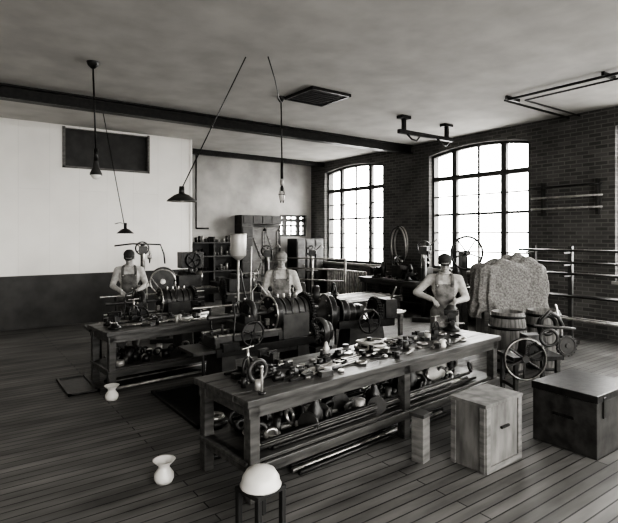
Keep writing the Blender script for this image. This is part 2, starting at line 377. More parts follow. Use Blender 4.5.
def clutter(name,loc,rz,L,W,z,n,seed):
    random.seed(seed); b=Bd(name,loc,rz)
    for i in range(n):
        x=random.uniform(.15,L-.35);y=random.uniform(.12,W-.12);k=random.choice('wprcbtn')
        a=random.uniform(-.6,.6)
        if k=='w': wrench(b,x,y,z,a*.6,random.uniform(.15,.28),random.choice(['iron','steel','iron']))
        elif k=='p': 
            l=random.uniform(.12,.35); 
            b.cyl((x,y,z+.016),(x+l*math.cos(a*.5),min(W-.03,max(.03,y+l*math.sin(a*.5))),z+.016),random.uniform(.01,.016),random.choice(['galv','steel','iron','iron']),n=10)
        elif k=='r': b.torus((x,y,z+.015),(0,0,1),random.uniform(.03,.07),.012,random.choice(['steel','iron']),n=20)
        elif k=='c': r=random.uniform(.02,.035); b.cyl((x,y,z),(x,y,z+random.uniform(.04,.10)),r,random.choice(['can','iron','iron2','iron']),n=14)
        elif k=='b': b.box((x,y,z+.022),(random.uniform(.05,.13),random.uniform(.04,.08),.044),random.choice(['iron','dark','iron2','steel']),(0,0,a))
        elif k=='t':
            b.cyl((x-.05,y,z+.028),(x+.05,y,z+.028),.028,'iron',n=12); b.cyl((x,y,z+.03),(x,y,z+.08),.026,'iron',n=12)
        else: 
            b.cyl((x,y,z),(x,y,z+.02),.03,'steel',n=6)
    return b
b=clutter('hand_tools',BL,BR,3.6,.83,BZ,100,3)
b.torus((1.95,.58,BZ+.02),(0,0,1),.15,.02,'steel'); b.torus((1.98,.56,BZ+.05),(0.1,0,1),.13,.016,'galv'); b.torus((1.96,.59,BZ+.08),(0,.1,1),.14,.014,'galv')
b.torus((2.4,.62,BZ+.02),(0,0,1),.11,.018,'steel')
for i in range(4): b.cyl((.6+i*.08,.2+.05*i,BZ+.012),(1.4+i*.1,.26+i*.06,BZ+.012),.010,'steel',n=8)
b.done()
b=clutter('hand_tools',SL,SR,1.85,.78,BZ,60,5); 
for i in range(6): b.cyl((.2,.25+i*.07,BZ+.02),(1.5+.05*i,.2+i*.07,BZ+.02),.014,random.choice(['steel','iron']),n=8)
b.done()
b=Bd('oil_bottle',onb(1.35,.62,BZ)); b.rev((0,0,0),[(.001,0),(.035,0),(.035,.09),(.02,.12),(.014,.15),(.001,.15)],'can'); b.done()
b=Bd('enamel_mug',onb(2.62,.12,BZ)); b.rev((0,0,0),[(.001,0),(.035,0),(.038,.02),(.028,.04),(.03,.08),(.027,.08),(.025,.02),(.001,.02)],'enamel'); b.torus((.04,0,.05),(0,1,0),.02,.006,'enamel',n=14); b.done()
b=Bd('pipe_vise',onb(.28,.42,BZ),BR+.3); pipevise(b,0,0,0,.62)
b.torus((.02,-.09,.10),(.3,1,0),.085,.018,'iron2'); b.done()
b=Bd('bench_vise',onb(.62,.6,BZ),BR+.2); vise(b,0,0,0,.7); b.done()
b=Bd('upright_rod',onb(.18,.08,BZ)); b.cyl((0,0,0),(0,0,.02),.03,'iron'); b.cyl((0,0,.02),(0,0,.2),.010,'galv'); b.sph((0,0,.21),.015,'steel'); b.done()
b=Bd('bench_vise',(5.24,4.14,BZ),-.85)
vise(b,0,0,0,1.0,0); b.rev((0,.06,.2),[(.07,0),(.07,.06),(.05,.11),(.001,.12)],'iron2'); b.done()
b=Bd('pipe_vise',onb(3.1,.55,BZ),BR-.3); pipevise(b,0,0,0,.5); b.done()
b=Bd('bench_vise',(1.76,6.78,BZ),.3); vise(b,0,0,0,.8,-.9); b.done()
b=Bd('pipe_vise',(2.1,7.10,BZ),.3); pipevise(b,0,0,0,.7); b.done()
b=Bd('bench_vise',(3.1,7.2,BZ),.3); vise(b,0,0,0,.8,0); b.done()
b=Bd('pipe_stock_and_fittings',BL,BR); random.seed(11)
for i in range(9):
    y=.10+.035*(i%4); z=.325+.04*(i//4); r=random.uniform(.014,.024); x0=random.uniform(.05,.5); b.cyl((x0,y+random.uniform(-.01,.01),z),(x0+random.uniform(2.6,3.1),y+random.uniform(-.02,.04),z),r,random.choice(['galv','iron','iron','iron2']),n=10)
for i in range(6):
    y=.4+.06*i; b.cyl((.3,y,.325),(3.2,y+random.uniform(-.04,.04),.325),.022,random.choice(['galv','iron']),n=10)
for i in range(9):
    b.cyl((.3+random.uniform(0,.4),.14+.07*i,.025),(3.0+random.uniform(-.3,.3),.14+.06*i,.025),.022,random.choice(['galv','iron','iron','steel']),n=10)
random.seed(4)
for i in range(90):
    x=random.uniform(.25,3.4); y=random.uniform(.15,.7); r=random.uniform(.025,.06)
    if random.random()<.5: b.torus((x,y,.36+r),(random.uniform(-.5,.5),1,random.uniform(-.5,.5)),r,.018,random.choice(['iron','steel','iron2','iron']),n=16,m=6)
    else: b.cyl((x,y,.30),(x,y,.30+random.uniform(.06,.2)),r,random.choice(['iron','iron2','can','iron']),n=12)
def gatevalve(b,x,y,z,s,rot=0):
    b.T=Matrix.Translation((x,y,z))@Matrix.Rotation(rot,4,'Z')@Matrix.Scale(s,4)
    b.cyl((-.16,0,.12),(.16,0,.12),.07,'iron'); b.cyl((-.18,0,.12),(-.15,0,.12),.12,'iron2'); b.cyl((.15,0,.12),(.18,0,.12),.12,'iron2')
    b.rev((0,0,.12),[(.09,0),(.085,.1),(.05,.16),(.035,.22)],'iron'); b.cyl((0,0,.3),(0,0,.42),.014,'steel'); b.wheel((0,0,.42),(0,0,1),.11,.013,'iron',4,.025,.03,.009); b.T=None
gatevalve(b,.85,.22,.30,.8,.4); gatevalve(b,1.35,.5,.30,.8,1.2); gatevalve(b,2.3,.3,.30,.8,-.3); gatevalve(b,1.6,.2,.30,.75,.9)
b.sph((2.85,.42,.40),.2,'sack',18,(1.3,.8,.45)); b.sph((3.02,.44,.43),.12,'sack',14,(1.2,.8,.6))
b.done()
b=Bd('stacked_pipe_flanges',(1.98,4.22,0))
for i in range(9):
    r=.12 if i%2==0 else .075; b.cyl((0,0,.035*i),(0,0,.035*i+.034),r,'iron' if i%2 else 'iron2',n=22)
b.torus((0,0,.34),(0,0,1),.07,.02,'steel'); b.done()
b=Bd('low_wooden_stand',(1.74,2.98,0),.2); b.bx(-.13,.13,-.12,.12,.25,.28,'black')
for x in(-.11,.11):
    for y in(-.1,.1): b.bx(x-.018,x+.018,y-.018,y+.018,0,.25,'black')
b.done(.004)
b=Bd('enamel_basin',(1.74,2.98,.28)); b.rev((0,0,0),[(.001,0),(.138,0),(.144,.01),(.135,.018),(.128,.06),(.1,.105),(.045,.13),(.001,.133)],'enamel',n=32); b.done()
def spittoon(loc,s):
    b=Bd('spittoon',loc); b.rev((0,0,0),[(.001,0),(.07*s,0),(.085*s,.03*s),(.085*s,.07*s),(.05*s,.12*s),(.045*s,.14*s),(.095*s,.19*s),(.1*s,.195*s),(.09*s,.19*s),(.04*s,.145*s),(.03*s,.12*s),(.001,.1*s)],'enamel',n=28); b.done()
spittoon((1.42,3.98,0),.92); spittoon((1.61,6.33,0),.9)
b=Bd('floor_mat'); b.bx(2.08,2.75,4.85,6.3,0,.012,'iron'); 
for x in(2.08,2.72): b.bx(x,x+.03,4.85,6.3,0,.03,'iron2')
for y in(4.85,6.27): b.bx(2.08,2.75,y,y+.03,0,.03,'iron2')
b.done()
b=Bd('floor_mat'); b.bx(1.2,1.57,6.75,7.6,0,.012,'iron')
for x in(1.2,1.54): b.bx(x,x+.03,6.75,7.6,0,.03,'iron2')
for y in(6.75,7.57): b.bx(1.2,1.57,y,y+.03,0,.03,'iron2')
b.done()
b=Bd('pipe_fittings',SL,SR); random.seed(9)
for i in range(34):
    x=random.uniform(.15,1.7); y=random.uniform(.12,.6); r=random.uniform(.03,.06)
    if random.random()<.5: b.torus((x,y,.33+r),(random.uniform(-.5,.5),1,.3),r,.016,random.choice(['iron','steel']),n=16,m=6)
    else: b.cyl((x,y,.30),(x,y,.30+random.uniform(.06,.2)),r,random.choice(['iron','iron2','can']),n=12)
for i in range(8): b.cyl((.15,.12+.06*i,.03),(1.7,.14+.06*i,.03),.02,random.choice(['iron','steel','galv']),n=8)
b.done()
# ------------------------------------------------------------------ machines
def threader(name,loc,rz,tank=True,s=1.0,flip=1):
    b=Bd(name,loc,rz)
    S=lambda x,y,z:(x*s*flip,y*s,z*s)
    for x in(-.62,.5):
        b.box(S(x,0,.27),(.22*s,.52*s,.54*s),'iron2',taper=.82); b.box(S(x,0,.03),(.3*s,.62*s,.06*s),'iron2')
    b.box(S(-.06,0,.58),(1.5*s,.56*s,.1*s),'iron'); b.box(S(-.06,0,.50),(1.3*s,.4*s,.08*s),'iron2')
    for y in(-.17,.17): b.box(S(-.3,y,.72),(1.0*s,.07*s,.08*s),'iron2'); b.box(S(-.3,y,.765),(1.0*s,.04*s,.02*s),'steel')
    for x in(-.75,.15): b.box(S(x,0,.68),(.08*s,.42*s,.12*s),'iron2')
    b.box(S(.38,0,.78),(.42*s,.46*s,.34*s),'iron2'); 
    b.cyl(S(.16,0,.95),S(.62,0,.95),.19*s,'iron2',n=28); b.cyl(S(.08,0,.95),S(.17,0,.95),.235*s,'iron',n=32)
    for x in(.24,.34,.46,.56): b.torus(S(x,0,.95),(1,0,0),.19*s,.014*s,'iron')
    for k in range(8):
        a=k*pi/4; b.sph((.075*s*flip,.19*s*math.cos(a),.95*s+.19*s*math.sin(a)),.018*s,'steel',8)
    for k in range(3):
        a=k*2*pi/3+.5; b.box((.06*s*flip,.11*s*math.cos(a),.95*s+.11*s*math.sin(a)),(.06*s,.09*s,.05*s),'steel',(a*1,0,0))
    b.torus(S(.08,0,.95),(1,0,0),.235*s,.012*s,'steel')
    b.gear(S(.67,0,.95),(1,0,0),.25*s,.05*s,34,'iron'); b.gear(S(.67,-.2,.66),(1,0,0),.13*s,.05*s,20,'iron2')
    b.pulley(S(.78,-.2,.66),(1,0,0),.19*s,.09*s,'iron2'); b.pulley(S(.88,-.2,.66),(1,0,0),.14*s,.09*s,'iron')
    b.cyl(S(.5,-.2,.66),S(.95,-.2,.66),.022*s,'steel')
    b.box(S(-.3,0,.83),(.26*s,.5*s,.1*s),'iron2'); b.box(S(-.3,0,.92),(.14*s,.34*s,.12*s),'iron')
    b.torus(S(-.22,0,.98),(1,0,0),.14*s,.045*s,'iron2'); b.gear(S(-.28,0,.98),(1,0,0),.17*s,.03*s,8,'iron')
    for k in range(6):
        a=k*pi/3; b.cyl((-.35*s*flip,0,.98*s),(-.35*s*flip,.24*s*math.cos(a),.98*s+.24*s*math.sin(a)),.009*s,'iron',n=8); b.sph((-.35*s*flip,.24*s*math.cos(a),.98*s+.24*s*math.sin(a)),.018*s,'steel',8)
    b.cyl(S(-.8,0,.97),S(.9,0,.97),.03*s,'iron2')
    b.wheel(S(-.35,-.34,.78),(0,1,0),.15*s,.014*s,'iron',4,.03*s,.05*s,.01*s); b.cyl(S(-.35,-.34,.78),S(-.35,-.2,.78),.018*s,'steel')
    b.tube([S(.3,-.22,1.0),S(.28,-.3,1.2),S(.25,-.32,1.32)],.012*s,'steel'); b.sph(S(.25,-.32,1.33),.022*s,'iron',8)
    b.tube([S(-.1,.1,.8),S(-.1,.12,1.25),S(-.02,.1,1.35),S(.06,0,1.2)],.011*s,'galv')
    b.tube([S(-.55,-.2,.6),S(-.55,-.25,1.0),S(-.5,-.1,1.12),S(-.35,0,1.15)],.011*s,'iron')
    for k in range(4): b.cyl(S(.22+.1*k,0,1.12),S(.22+.1*k,0,1.2),.016*s,'steel',n=8)
    for x in(-.55,.4,.9): b.tube([S(x,.2,.62),S(x,.44,.75),S(x,.48,1.03)],.014*s,'iron')
    b.cyl(S(-.8,.48,1.03),S(1.08,.48,1.03),.016*s,'steel',n=10)
    if tank:
        b.cyl(S(-.31,.12,.8),S(-.31,.12,1.70),.014*s,'galv',n=8); b.cyl(S(-.31,.12,1.73),S(-.31,.12,2.01),.10*s,'can',.105*s,n=26); b.torus(S(-.31,.12,2.01),(0,0,1),.103*s,.008*s,'can'); b.cyl(S(-.31,.12,1.67),S(-.31,.12,1.73),.03*s,'can',.1*s)
        b.tube([S(-.31,.12,1.6),S(-.28,.1,1.5),S(-.26,.05,1.25),S(-.25,0,1.15)],.01*s,'iron')
        b.cyl(S(-.2,.0,1.0),S(-.17,.02,1.85),.009*s,'steel',n=8)
    b.box(S(-.62,-.2,.64),(.22*s,.2*s,.1*s),'iron'); b.cyl(S(-.9,-.1,.0),S(-.9,-.1,.58),.02*s,'iron'); b.box(S(-.92,0,.6),(.34*s,.5*s,.04*s),'iron2')
    b.box(S(.95,.1,.2),(.3*s,.36*s,.4*s),'iron2'); b.cyl(S(.85,.1,.5),S(1.1,.1,.5),.14*s,'iron2',n=24)
    random.seed(31)
    for k in range(16):
        x=random.uniform(-.75,.05);y=random.uniform(-.24,.2); b.cyl(S(x,y,.63),S(x+random.uniform(-.03,.03),y,.63+random.uniform(.05,.22)),random.uniform(.012,.04)*s,random.choice(['iron','iron2','steel','iron']),n=10)
    return b
threader('pipe_threading_machine',(3.4,5.75,0),0).done(.005)
threader('pipe_threading_machine',(2.75,8.15,0),-.05,tank=False,s=.95).done(.005)
b=Bd('bolt_cutting_machine',(5.05,5.85,0),-.25)
b.box((.15,0,.3),(.7,.45,.6),'iron2',taper=.8); b.box((.15,0,.03),(.85,.55,.06),'iron2'); b.box((.15,0,.66),(.95,.4,.12),'iron')
for x in(-.3,.1,.5): b.box((x,0,.8),(.07,.22,.26),'iron2')
b.cyl((-.55,0,.82),(.75,0,.82),.03,'steel')
for i,(r,x) in enumerate(((.30,-.42),(.22,-.2),(.17,-.08),(.12,.04))):
    b.cyl((x-.05,0,.82),(x+.05,0,.82),r*.93,'iron',r*.93,n=32); b.torus((x-.05,0,.82),(1,0,0),r*.93,.014,'iron2')
b.rev((-.48,0,.82),[(.27,0),(.2,.02),(.12,.06),(.1,.14),(.04,.16),(.001,.16)],'iron2',axis=(-1,0,0))
b.torus((-.49,0,.82),(1,0,0),.2,.010,'steel')
for k in range(6): a=k*pi/3; b.sph((-.5,.235*math.cos(a),.82+.235*math.sin(a)),.018,'steel',8)
b.gear((.38,0,.82),(1,0,0),.22,.06,30,'iron'); b.wheel((.1,-.35,.72),(0,1,0),.17,.015,'iron',5); b.cyl((.1,-.35,.72),(.1,-.1,.72),.015,'steel')
b.box((.6,0,.85),(.2,.3,.3),'iron2'); b.tube([(.6,-.1,.95),(.65,-.2,1.2)],.013,'steel'); b.done(.005)
b=Bd('geared_pipe_cutter',(5.15,7.1,0),-.5)
b.box((0,0,.35),(.6,.45,.7),'iron2',taper=.8); b.box((0,0,.76),(.8,.36,.12),'iron')
b.gear((-.3,0,.95),(1,0,0),.26,.07,36,'iron'); b.pulley((-.15,0,.95),(1,0,0),.22,.1,'iron2'); b.pulley((.1,0,.95),(1,0,0),.16,.1,'iron2'); b.cyl((-.4,0,.95),(.5,0,.95),.025,'steel')
for x in(-.02,.35): b.box((x,0,.88),(.06,.2,.2),'iron2')
b.wheel((.42,0,.95),(1,0,0),.2,.015,'iron',5); b.done(.005)
def lathe(name,loc,rz,L=2.0):
    b=Bd(name,loc,rz)
    for x in(-L/2+.2,L/2-.2): b.box((x,0,.35),(.3,.5,.7),'iron2',taper=.75)
    b.box((0,0,.76),(L,.36,.14),'iron2'); 
    for y in(-.12,.12): b.box((0,y,.84),(L,.04,.03),'steel')
    b.box((-L/2+.3,0,1.0),(.5,.32,.26),'iron2'); 
    for i,r in enumerate((.15,.12,.09)): b.cyl((-L/2+.12+.12*i,0,1.08),(-L/2+.23+.12*i,0,1.08),r,'iron',n=24)
    b.cyl((-L/2+.52,0,1.08),(-L/2+.6,0,1.08),.13,'steel',n=24); b.box((L/2-.25,0,.98),(.24,.2,.24),'iron2'); b.cyl((L/2-.45,0,1.08),(L/2-.05,0,1.08),.04,'steel'); b.wheel((L/2-.02,0,1.08),(1,0,0),.1,.01,'steel',4)
    b.box((.05,0,.9),(.34,.44,.1),'iron'); b.box((.05,-.05,1.0),(.16,.2,.1),'iron2'); b.wheel((.0,-.3,.8),(0,1,0),.1,.01,'steel',4); b.cyl((0,-.3,.8),(0,-.2,.8),.012,'steel')
    b.gear((-L/2-.03,0,.95),(1,0,0),.2,.04,28,'iron'); b.gear((-L/2-.03,-.1,.7),(1,0,0),.12,.04,20,'iron'); return b
b=lathe('engine_lathe',(4.95,10.4,0),-.05)
b.box((-.6,.1,1.45),(.5,.3,.35),'iron2'); b.pulley((-.6,-.08,1.45),(0,1,0),.17,.08,'iron'); b.cyl((-.6,.1,1.1),(-.6,.1,1.3),.06,'iron2'); b.done(.005)
b=lathe('engine_lathe',(5.2,8.95,0),-.15,1.5); b.done(.005)
b=Bd('pedestal_grinder',(3.28,9.25,0),-.35)
b.box((0,0,.04),(.45,.45,.08),'iron2'); b.box((0,0,.5),(.24,.24,.9),'iron2',taper=.7); b.box((0,0,1.0),(.26,.34,.16),'iron')
b.cyl((0,-.32,1.15),(0,.32,1.15),.02,'steel'); b.cyl((0,-.14,1.15),(0,.14,1.15),.09,'iron')
for y in(-.28,.28): b.cyl((0,y-.03,1.15),(0,y+.03,1.15),.23,'iron2',n=32); b.torus((0,y-.03 if y<0 else y+.03,1.15),(0,1,0),.22,.014,'steel'); b.cyl((0,y-.05,1.15),(0,y+.05,1.15),.05,'steel')
b.box((-.24,-.28,1.05),(.1,.08,.03),'iron'); b.done(.004)
b=Bd('drill_press',(3.25,10.35,0),-.25)
b.box((0,0,.04),(.5,.5,.08),'iron2'); b.cyl((0,.1,.08),(0,.1,1.8),.045,'iron2'); b.box((0,-.08,.95),(.36,.36,.04),'iron'); b.box((0,0,1.7),(.14,.5,.14),'iron2'); b.cyl((0,-.18,1.78),(0,-.18,1.2),.03,'steel'); b.cyl((0,-.18,1.25),(0,-.18,1.12),.04,'iron',.012)
b.tube([(-.55,.05,1.78),(-.2,.05,1.82),(.35,.05,1.8),(.42,.05,1.6),(.44,.05,1.4)],.016,'iron'); b.pulley((0,.28,1.72),(0,1,0),.14,.08,'iron'); b.wheel((.12,-.15,1.55),(1,0,0),.12,.01,'steel',4); b.done(.004)
# ------------------------------------------------------------------ middle distance
b=Bd('pipe_storage_trestle',(7.8,9.25,0),.12); random.seed(21)
for x in(-1.3,0,1.3):
    b.box((x,0,.4),(.08,1.3,.08),'wood')
    for y in(-.55,.55): b.box((x,y,.18),(.07,.07,.36),'wood')
for k in range(26):
    y=-.58+.045*k; x0=random.uniform(-1.5,-1.38); a=random.uniform(-.02,.02)
    b.cyl((x0,y,.46+.008*(k%2)),(x0+random.uniform(2.8,2.95),y+a,.46+.008*(k%2)),.02,random.choice(['galv','iron','steel','iron','sack']),n=8)
b.done()
b=Bd('pipe_storage_trestle',(6.55,7.4,0),-.1)
for x in(-.75,.75):
    b.box((x,0,.4),(.08,.8,.08),'wood')
    for y in(-.35,.35): b.box((x,y,.18),(.07,.07,.36),'wood')
for k in range(14):
    y=-.33+.05*k; b.cyl((-.85+random.uniform(-.1,.1),y,.46),(.9+random.uniform(-.1,.1),y+random.uniform(-.02,.02),.46),.021,random.choice(['galv','steel','iron']),n=8)
b.done()
b=Bd('pipe_railing')
pts=[(8.15,12.6),(8.55,11.7),(9.0,10.75)]
for x,y in pts: b.cyl((x,y,0),(x,y,1.35),.03,'galv'); b.cyl((x,y,0),(x,y,.02),.08,'iron')
for z in(.7,1.02,1.32): b.tube([(x,y,z) for x,y in pts],.024,'galv')
b.done()
b=bench('fitters_workbench',(10.2,5.6,0),pi/2,5.1,.75,.82,[.04,1.8,3.5,4.9]); b.done()
b=clutter('bench_tools',(10.2,5.6,0),pi/2,5.0,.75,.82,80,13)
for x in(.8,2.2,3.4,4.6): vise(b,x,.55,.82,1.1,0)
for i in range(18):
    x=random.uniform(.3,4.8);h=random.uniform(.15,.5); b.rev((x,.3,.82),[(.001,0),(.08,0),(.08,h*.7),(.03,h),(.001,h)],random.choice(['iron','iron2','iron']),n=14)
for x in(3.0,3.9): 
    b.box((x,.35,1.0),(.3,.25,.36),'iron2'); b.pulley((x,.35,1.3),(1,0,0),.15,.08,'iron'); b.cyl((x-.12,.35,1.3),(x+.12,.35,1.3),.02,'steel')
b.done()
b=Bd('steam_radiator',(10.08,11.95,0))
for i in range(16): 
    y=-.85+i*.11; b.tube([(0,y,.12),(0,y,.9)],.045,'galv',8); b.tube([(-.12,y,.12),(-.12,y,.9)],.04,'galv',8)
b.box((-.06,0,.12),(.14,1.75,.07),'galv'); b.box((-.06,0,.88),(.14,1.75,.07),'galv')
for y in(-.8,.8): b.box((-.06,y,.05),(.16,.06,.1),'galv')
b.done(.01)
def coldrill(loc,rz,h=1.55):
    b=Bd('column_drill',loc,rz)
    b.box((0,0,.05),(.5,.5,.1),'iron2'); b.cyl((0,0,.1),(0,0,h),.06,'iron2'); b.box((0,-.2,.9),(.36,.36,.05),'iron2'); b.box((0,-.1,h-.1),(.18,.5,.18),'iron2'); b.cyl((0,-.28,h),(0,-.28,h-.5),.03,'steel'); b.pulley((0,.2,h-.05),(0,1,0),.16,.08,'iron'); b.wheel((.12,-.25,h-.15),(1,0,0),.14,.012,'iron',4)
    b.tube([(.1,-.1,h-.05),(.3,-.15,h+.15),(.36,-.15,h+.05)],.013,'steel'); b.done()
coldrill((9.15,12.55,0),-.6); coldrill((9.0,7.9,0),-.9,1.75); coldrill((7.15,11.9,0),-.5,1.6)
b=Bd('hanging_hose_coil',(10.17,9.72,1.75))
for i in range(4): b.torus((-.02-.03*i,.02*i,-.03*i),(1,0,0.02*i),.32+.02*i,.022,'rubber' if i%2 else 'can',n=36,sx=1.45,sy=.75)
b.cyl((.1,0,.46),(-.18,0,.48),.02,'iron'); b.tube([(-.1,.2,-.3),(-.1,.25,-.6),(-.1,.2,-.85)],.025,'rubber'); b.done()
b=Bd('belt_wheel_stand',(8.0,6.05,0),-.5)
b.box((0,0,.04),(.5,.4,.08),'iron2'); b.box((0,0,.7),(.12,.2,1.3),'iron2',taper=.7); b.cyl((0,-.22,1.66),(0,.12,1.66),.03,'steel'); b.box((0,0,1.5),(.1,.16,.35),'iron2'); b.wheel((0,-.18,1.66),(0,1,0),.31,.022,'iron',5,.05,.1,.014)
b.tube([(.32,.0,0),(.32,.0,1.6),(.32,.0,2.0)],.02,'steel'); b.done()
b=Bd('pipe_brackets')
for z in(2.55,2.78,3.0): b.tube([(10.2,4.5,z),(10.2,5.95,z)],.022,'galv' if z<2.9 else 'iron')
for y in(4.6,5.7): b.box((10.24,y,2.75),(.1,.05,.7),'dark')
b.done()
b=Bd('pipe_rack_stand')
for y in(3.4,4.6,5.3): b.box((9.2,y,.9),(.07,.07,1.8),'iron2'); b.box((9.2,y,.03),(.45,.1,.06),'iron2'); 
for z in(.5,.9,1.3,1.5,1.72):
    for y in(3.4,4.6,5.3): b.box((9.1,y,z-.04),(.35,.04,.03),'iron2')
    for k in range(3): b.tube([(9.0+.09*k,3.0,z),(9.0+.09*k,5.5,z)],.02,random.choice(['galv','iron','iron2']))
b.done()
def canvas(loc,rz,a,bb,z0,z1):
    b=Bd('canvas_covered_crate',loc,rz); b.bx(-a*.8,a*.8,-bb*.75,bb*.75,0,z0+.15,'crate')
    for k in range(5): b.bx(-a*.81,a*.81,-bb*.78,-bb*.75,.05+k*.13,.16+k*.13,'wood')
    N,K=160,44;vs=[];fs=[]
    for k in range(K+1):
        v=k/K
        if v<.4: r=.02+.98*(v/.4)**.75; z=z1-.02-.10*(v/.4)**3
        else: r=1+.07*(v-.4); z=z1-.12-(z1-z0-.12)*((v-.4)/.6)
        for i in range(N):
            t_=2*pi*i/N; c_,s_=math.cos(t_),math.sin(t_)
            e=.5; x=math.copysign(abs(c_)**e,c_); y=math.copysign(abs(s_)**e,s_)
            am=max(0,v-.25)
            ph=1.4*math.sin(t_*2)+.5*math.sin(v*6+t_)
            fold=.24*am*(1-abs(math.sin(t_*5.5+ph)))-.10*am
            fold+=.06*am*math.sin(t_*13+v*4+2*math.sin(t_*3))
            fold+=.04*am*math.sin(v*18+6*abs(math.sin(t_*2.5+.4)))
            zz=z+(.07*math.sin(x*r*3+.6)*math.cos(y*r*2)+.05*math.sin(x*r*7+y*r*5)+.05*abs(math.sin(x*r*4-y*r*5)))*(1-v)
            if v>=.4: zz-= (.11*math.sin(t_*4+1)+.06*math.sin(t_*9))*(v-.4)
            vs.append((x*r*a*(1+fold),y*r*bb*(1+fold*1.3),zz))
    for k in range(K):
        for i in range(N): fs.append((k*N+i,k*N+(i+1)%N,(k+1)*N+(i+1)%N,(k+1)*N+i))
    fs=[tuple(reversed(q)) for q in fs]
    b.add(vs,fs,'canvas',True)
    return b.done()
canvas((7.93,5.06,0),-.62,.60,.30,.62,1.55)
def barrel(loc):
    b=Bd('wooden_barrel',loc); n=26
    prof=[(.225,0),(.25,.15),(.268,.3),(.275,.44),(.268,.58),(.25,.73),(.228,.88),(.205,.88),(.205,.83),(.001,.83)]
    b.rev((0,0,0),prof,'stave',n=n,flat=False)
    for z,r in((.05,.236),(.2,.262),(.66,.264),(.82,.242)): b.rev((0,0,z),[(r-.002,-.02),(r+.004,-.02),(r+.003,.02),(r-.003,.02)],'iron')
    for i in range(n):
        a=2*pi*i/n; b.tube([((r+.001)*math.cos(a),(r+.001)*math.sin(a),z) for r,z in prof[:7]],.0025,'dark',4)
    return b.done()
barrel((6.66,4.25,0)); barrel((7.22,4.02,0))
b=Bd('hand_crank_pipe_cutter',(6.0,3.58,0),-.5)
for x in(-.22,.34):
    for y in(-.16,.16): b.box((x,y,.22),(.05,.05,.44),'iron2')
    b.box((x,0,.1),(.04,.36,.04),'iron2')
b.box((.06,0,.46),(.68,.42,.05),'iron'); b.box((.1,0,.6),(.3,.22,.26),'iron2',taper=.8)
b.wheel((-.16,-.27,.48),(-.15,-1,0),.25,.018,'iron2',6,.045,.07,.013,0); b.torus((-.16,-.285,.48),(-.15,-1,0),.25,.008,'steel'); b.gear((.0,-.24,.56),(-.15,-1,0),.12,.03,26,'iron'); b.cyl((-.16,-.30,.48),(-.14,.1,.48),.018,'steel')
b.cyl((-.02,-.30,.66),(-.02,-.42,.66),.014,'wood')
b.tube([(.2,0,.7),(.2,-.05,.92),(.3,-.05,1.02),(.42,-.05,.95),(.5,-.05,.8)],.026,'iron2'); b.torus((.3,0,.84),(0,1,0),.12,.028,'iron'); b.cyl((.05,-.1,.86),(.62,-.1,.8),.018,'iron2'); b.tube([(.45,0,.5),(.5,0,.75),(.42,0,1.1)],.016,'steel')
b.gear((.42,-.22,.62),(0,1,0),.14,.04,18,'iron2'); b.torus((.2,-.2,.72),(.3,1,0),.1,.02,'iron2'); b.done(.004)
b=Bd('wooden_crate',(3.63,2.52,0),.03)
w,d,h=.55,.34,.58
b.bx(0,w,0,d,0,h-.03,'crate'); b.bx(-.012,w+.012,-.012,d+.012,h-.03,h,'crate')
for x in(0,w-.06): b.bx(x,x+.06,-.012,0,0,h-.03,'wood')
b.bx(0,w,-.014,0,0,.05,'wood'); b.bx(-.012,0,0,.05,0,h-.03,'wood'); b.bx(-.012,0,d-.05,d,0,h-.03,'wood'); b.box((w*.5,-.015,h*.6),(.12,.02,.02),'iron'); b.done(.003)
b=Bd('tool_chest',(4.66,2.10,0),0); b.bx(0,.75,0,.6,0,.5,'iron2'); b.bx(-.01,.76,-.01,.61,.5,.57,'iron'); 
for x in(.1,.6): b.bx(x,x+.05,-.015,0,.35,.54,'iron')
b.bx(-.012,0,.2,.4,.3,.33,'iron'); b.done(.006)
b=Bd('wooden_block',(3.40,3.02,0),.2); b.bx(-.06,.06,-.06,.06,0,.40,'wood'); b.bx(-.075,.075,-.075,.075,.40,.43,'dark'); b.done(.005)
b=Bd('iron_bucket',(4.55,2.98,0)); b.rev((0,0,0),[(.001,0),(.1,0),(.14,.26),(.145,.27),(.13,.26),(.09,.02),(.001,.02)],'iron2'); b.torus((0,0,.2),(.9,0,.4),.14,.006,'iron'); b.done()
# ------------------------------------------------------------------ people
def prim_mesh(prims):
    b=Bd('tmp')
    for p in prims:
        if p[0]=='cap':
            _,p1,p2,r1,r2=p; b.cyl(p1,p2,r1,'skin',r2,n=16); b.sph(p1,r1,'skin',16); b.sph(p2,r2,'skin',16)
        else: b.sph(p[1],1,'skin',24,p[2])
    me=bpy.data.meshes.new('tmp'); me.from_pydata(b.V,[],b.F); me.update(); return me
def skinned(name,prims,vox,sm,mats,fn,parent,xf=None):
    me=prim_mesh(prims); ob=bpy.data.objects.new(name,me); sc.collection.objects.link(ob)
    r=ob.modifiers.new('r','REMESH'); r.mode='VOXEL'; r.voxel_size=vox; r.use_smooth_shade=True
    s=ob.modifiers.new('s','SMOOTH'); s.factor=.5; s.iterations=sm
    dg=bpy.context.evaluated_depsgraph_get(); dg.update(); m2=bpy.data.meshes.new_from_object(ob.evaluated_get(dg))
    ob.modifiers.clear(); ob.data=m2; m2.name=name
    m2.materials.clear()
    for m_ in mats: m2.materials.append(M[m_])
    for p in m2.polygons: p.use_smooth=True; p.material_index=fn(p.center)
    ob.parent=parent
    if xf is not None: ob.matrix_local=xf
    return ob
def segd(p,a,b_):
    a=Vector(a);b_=Vector(b_);t_=max(0,min(1,(p-a).dot(b_-a)/(b_-a).length_squared)); return (p-a-(b_-a)*t_).length
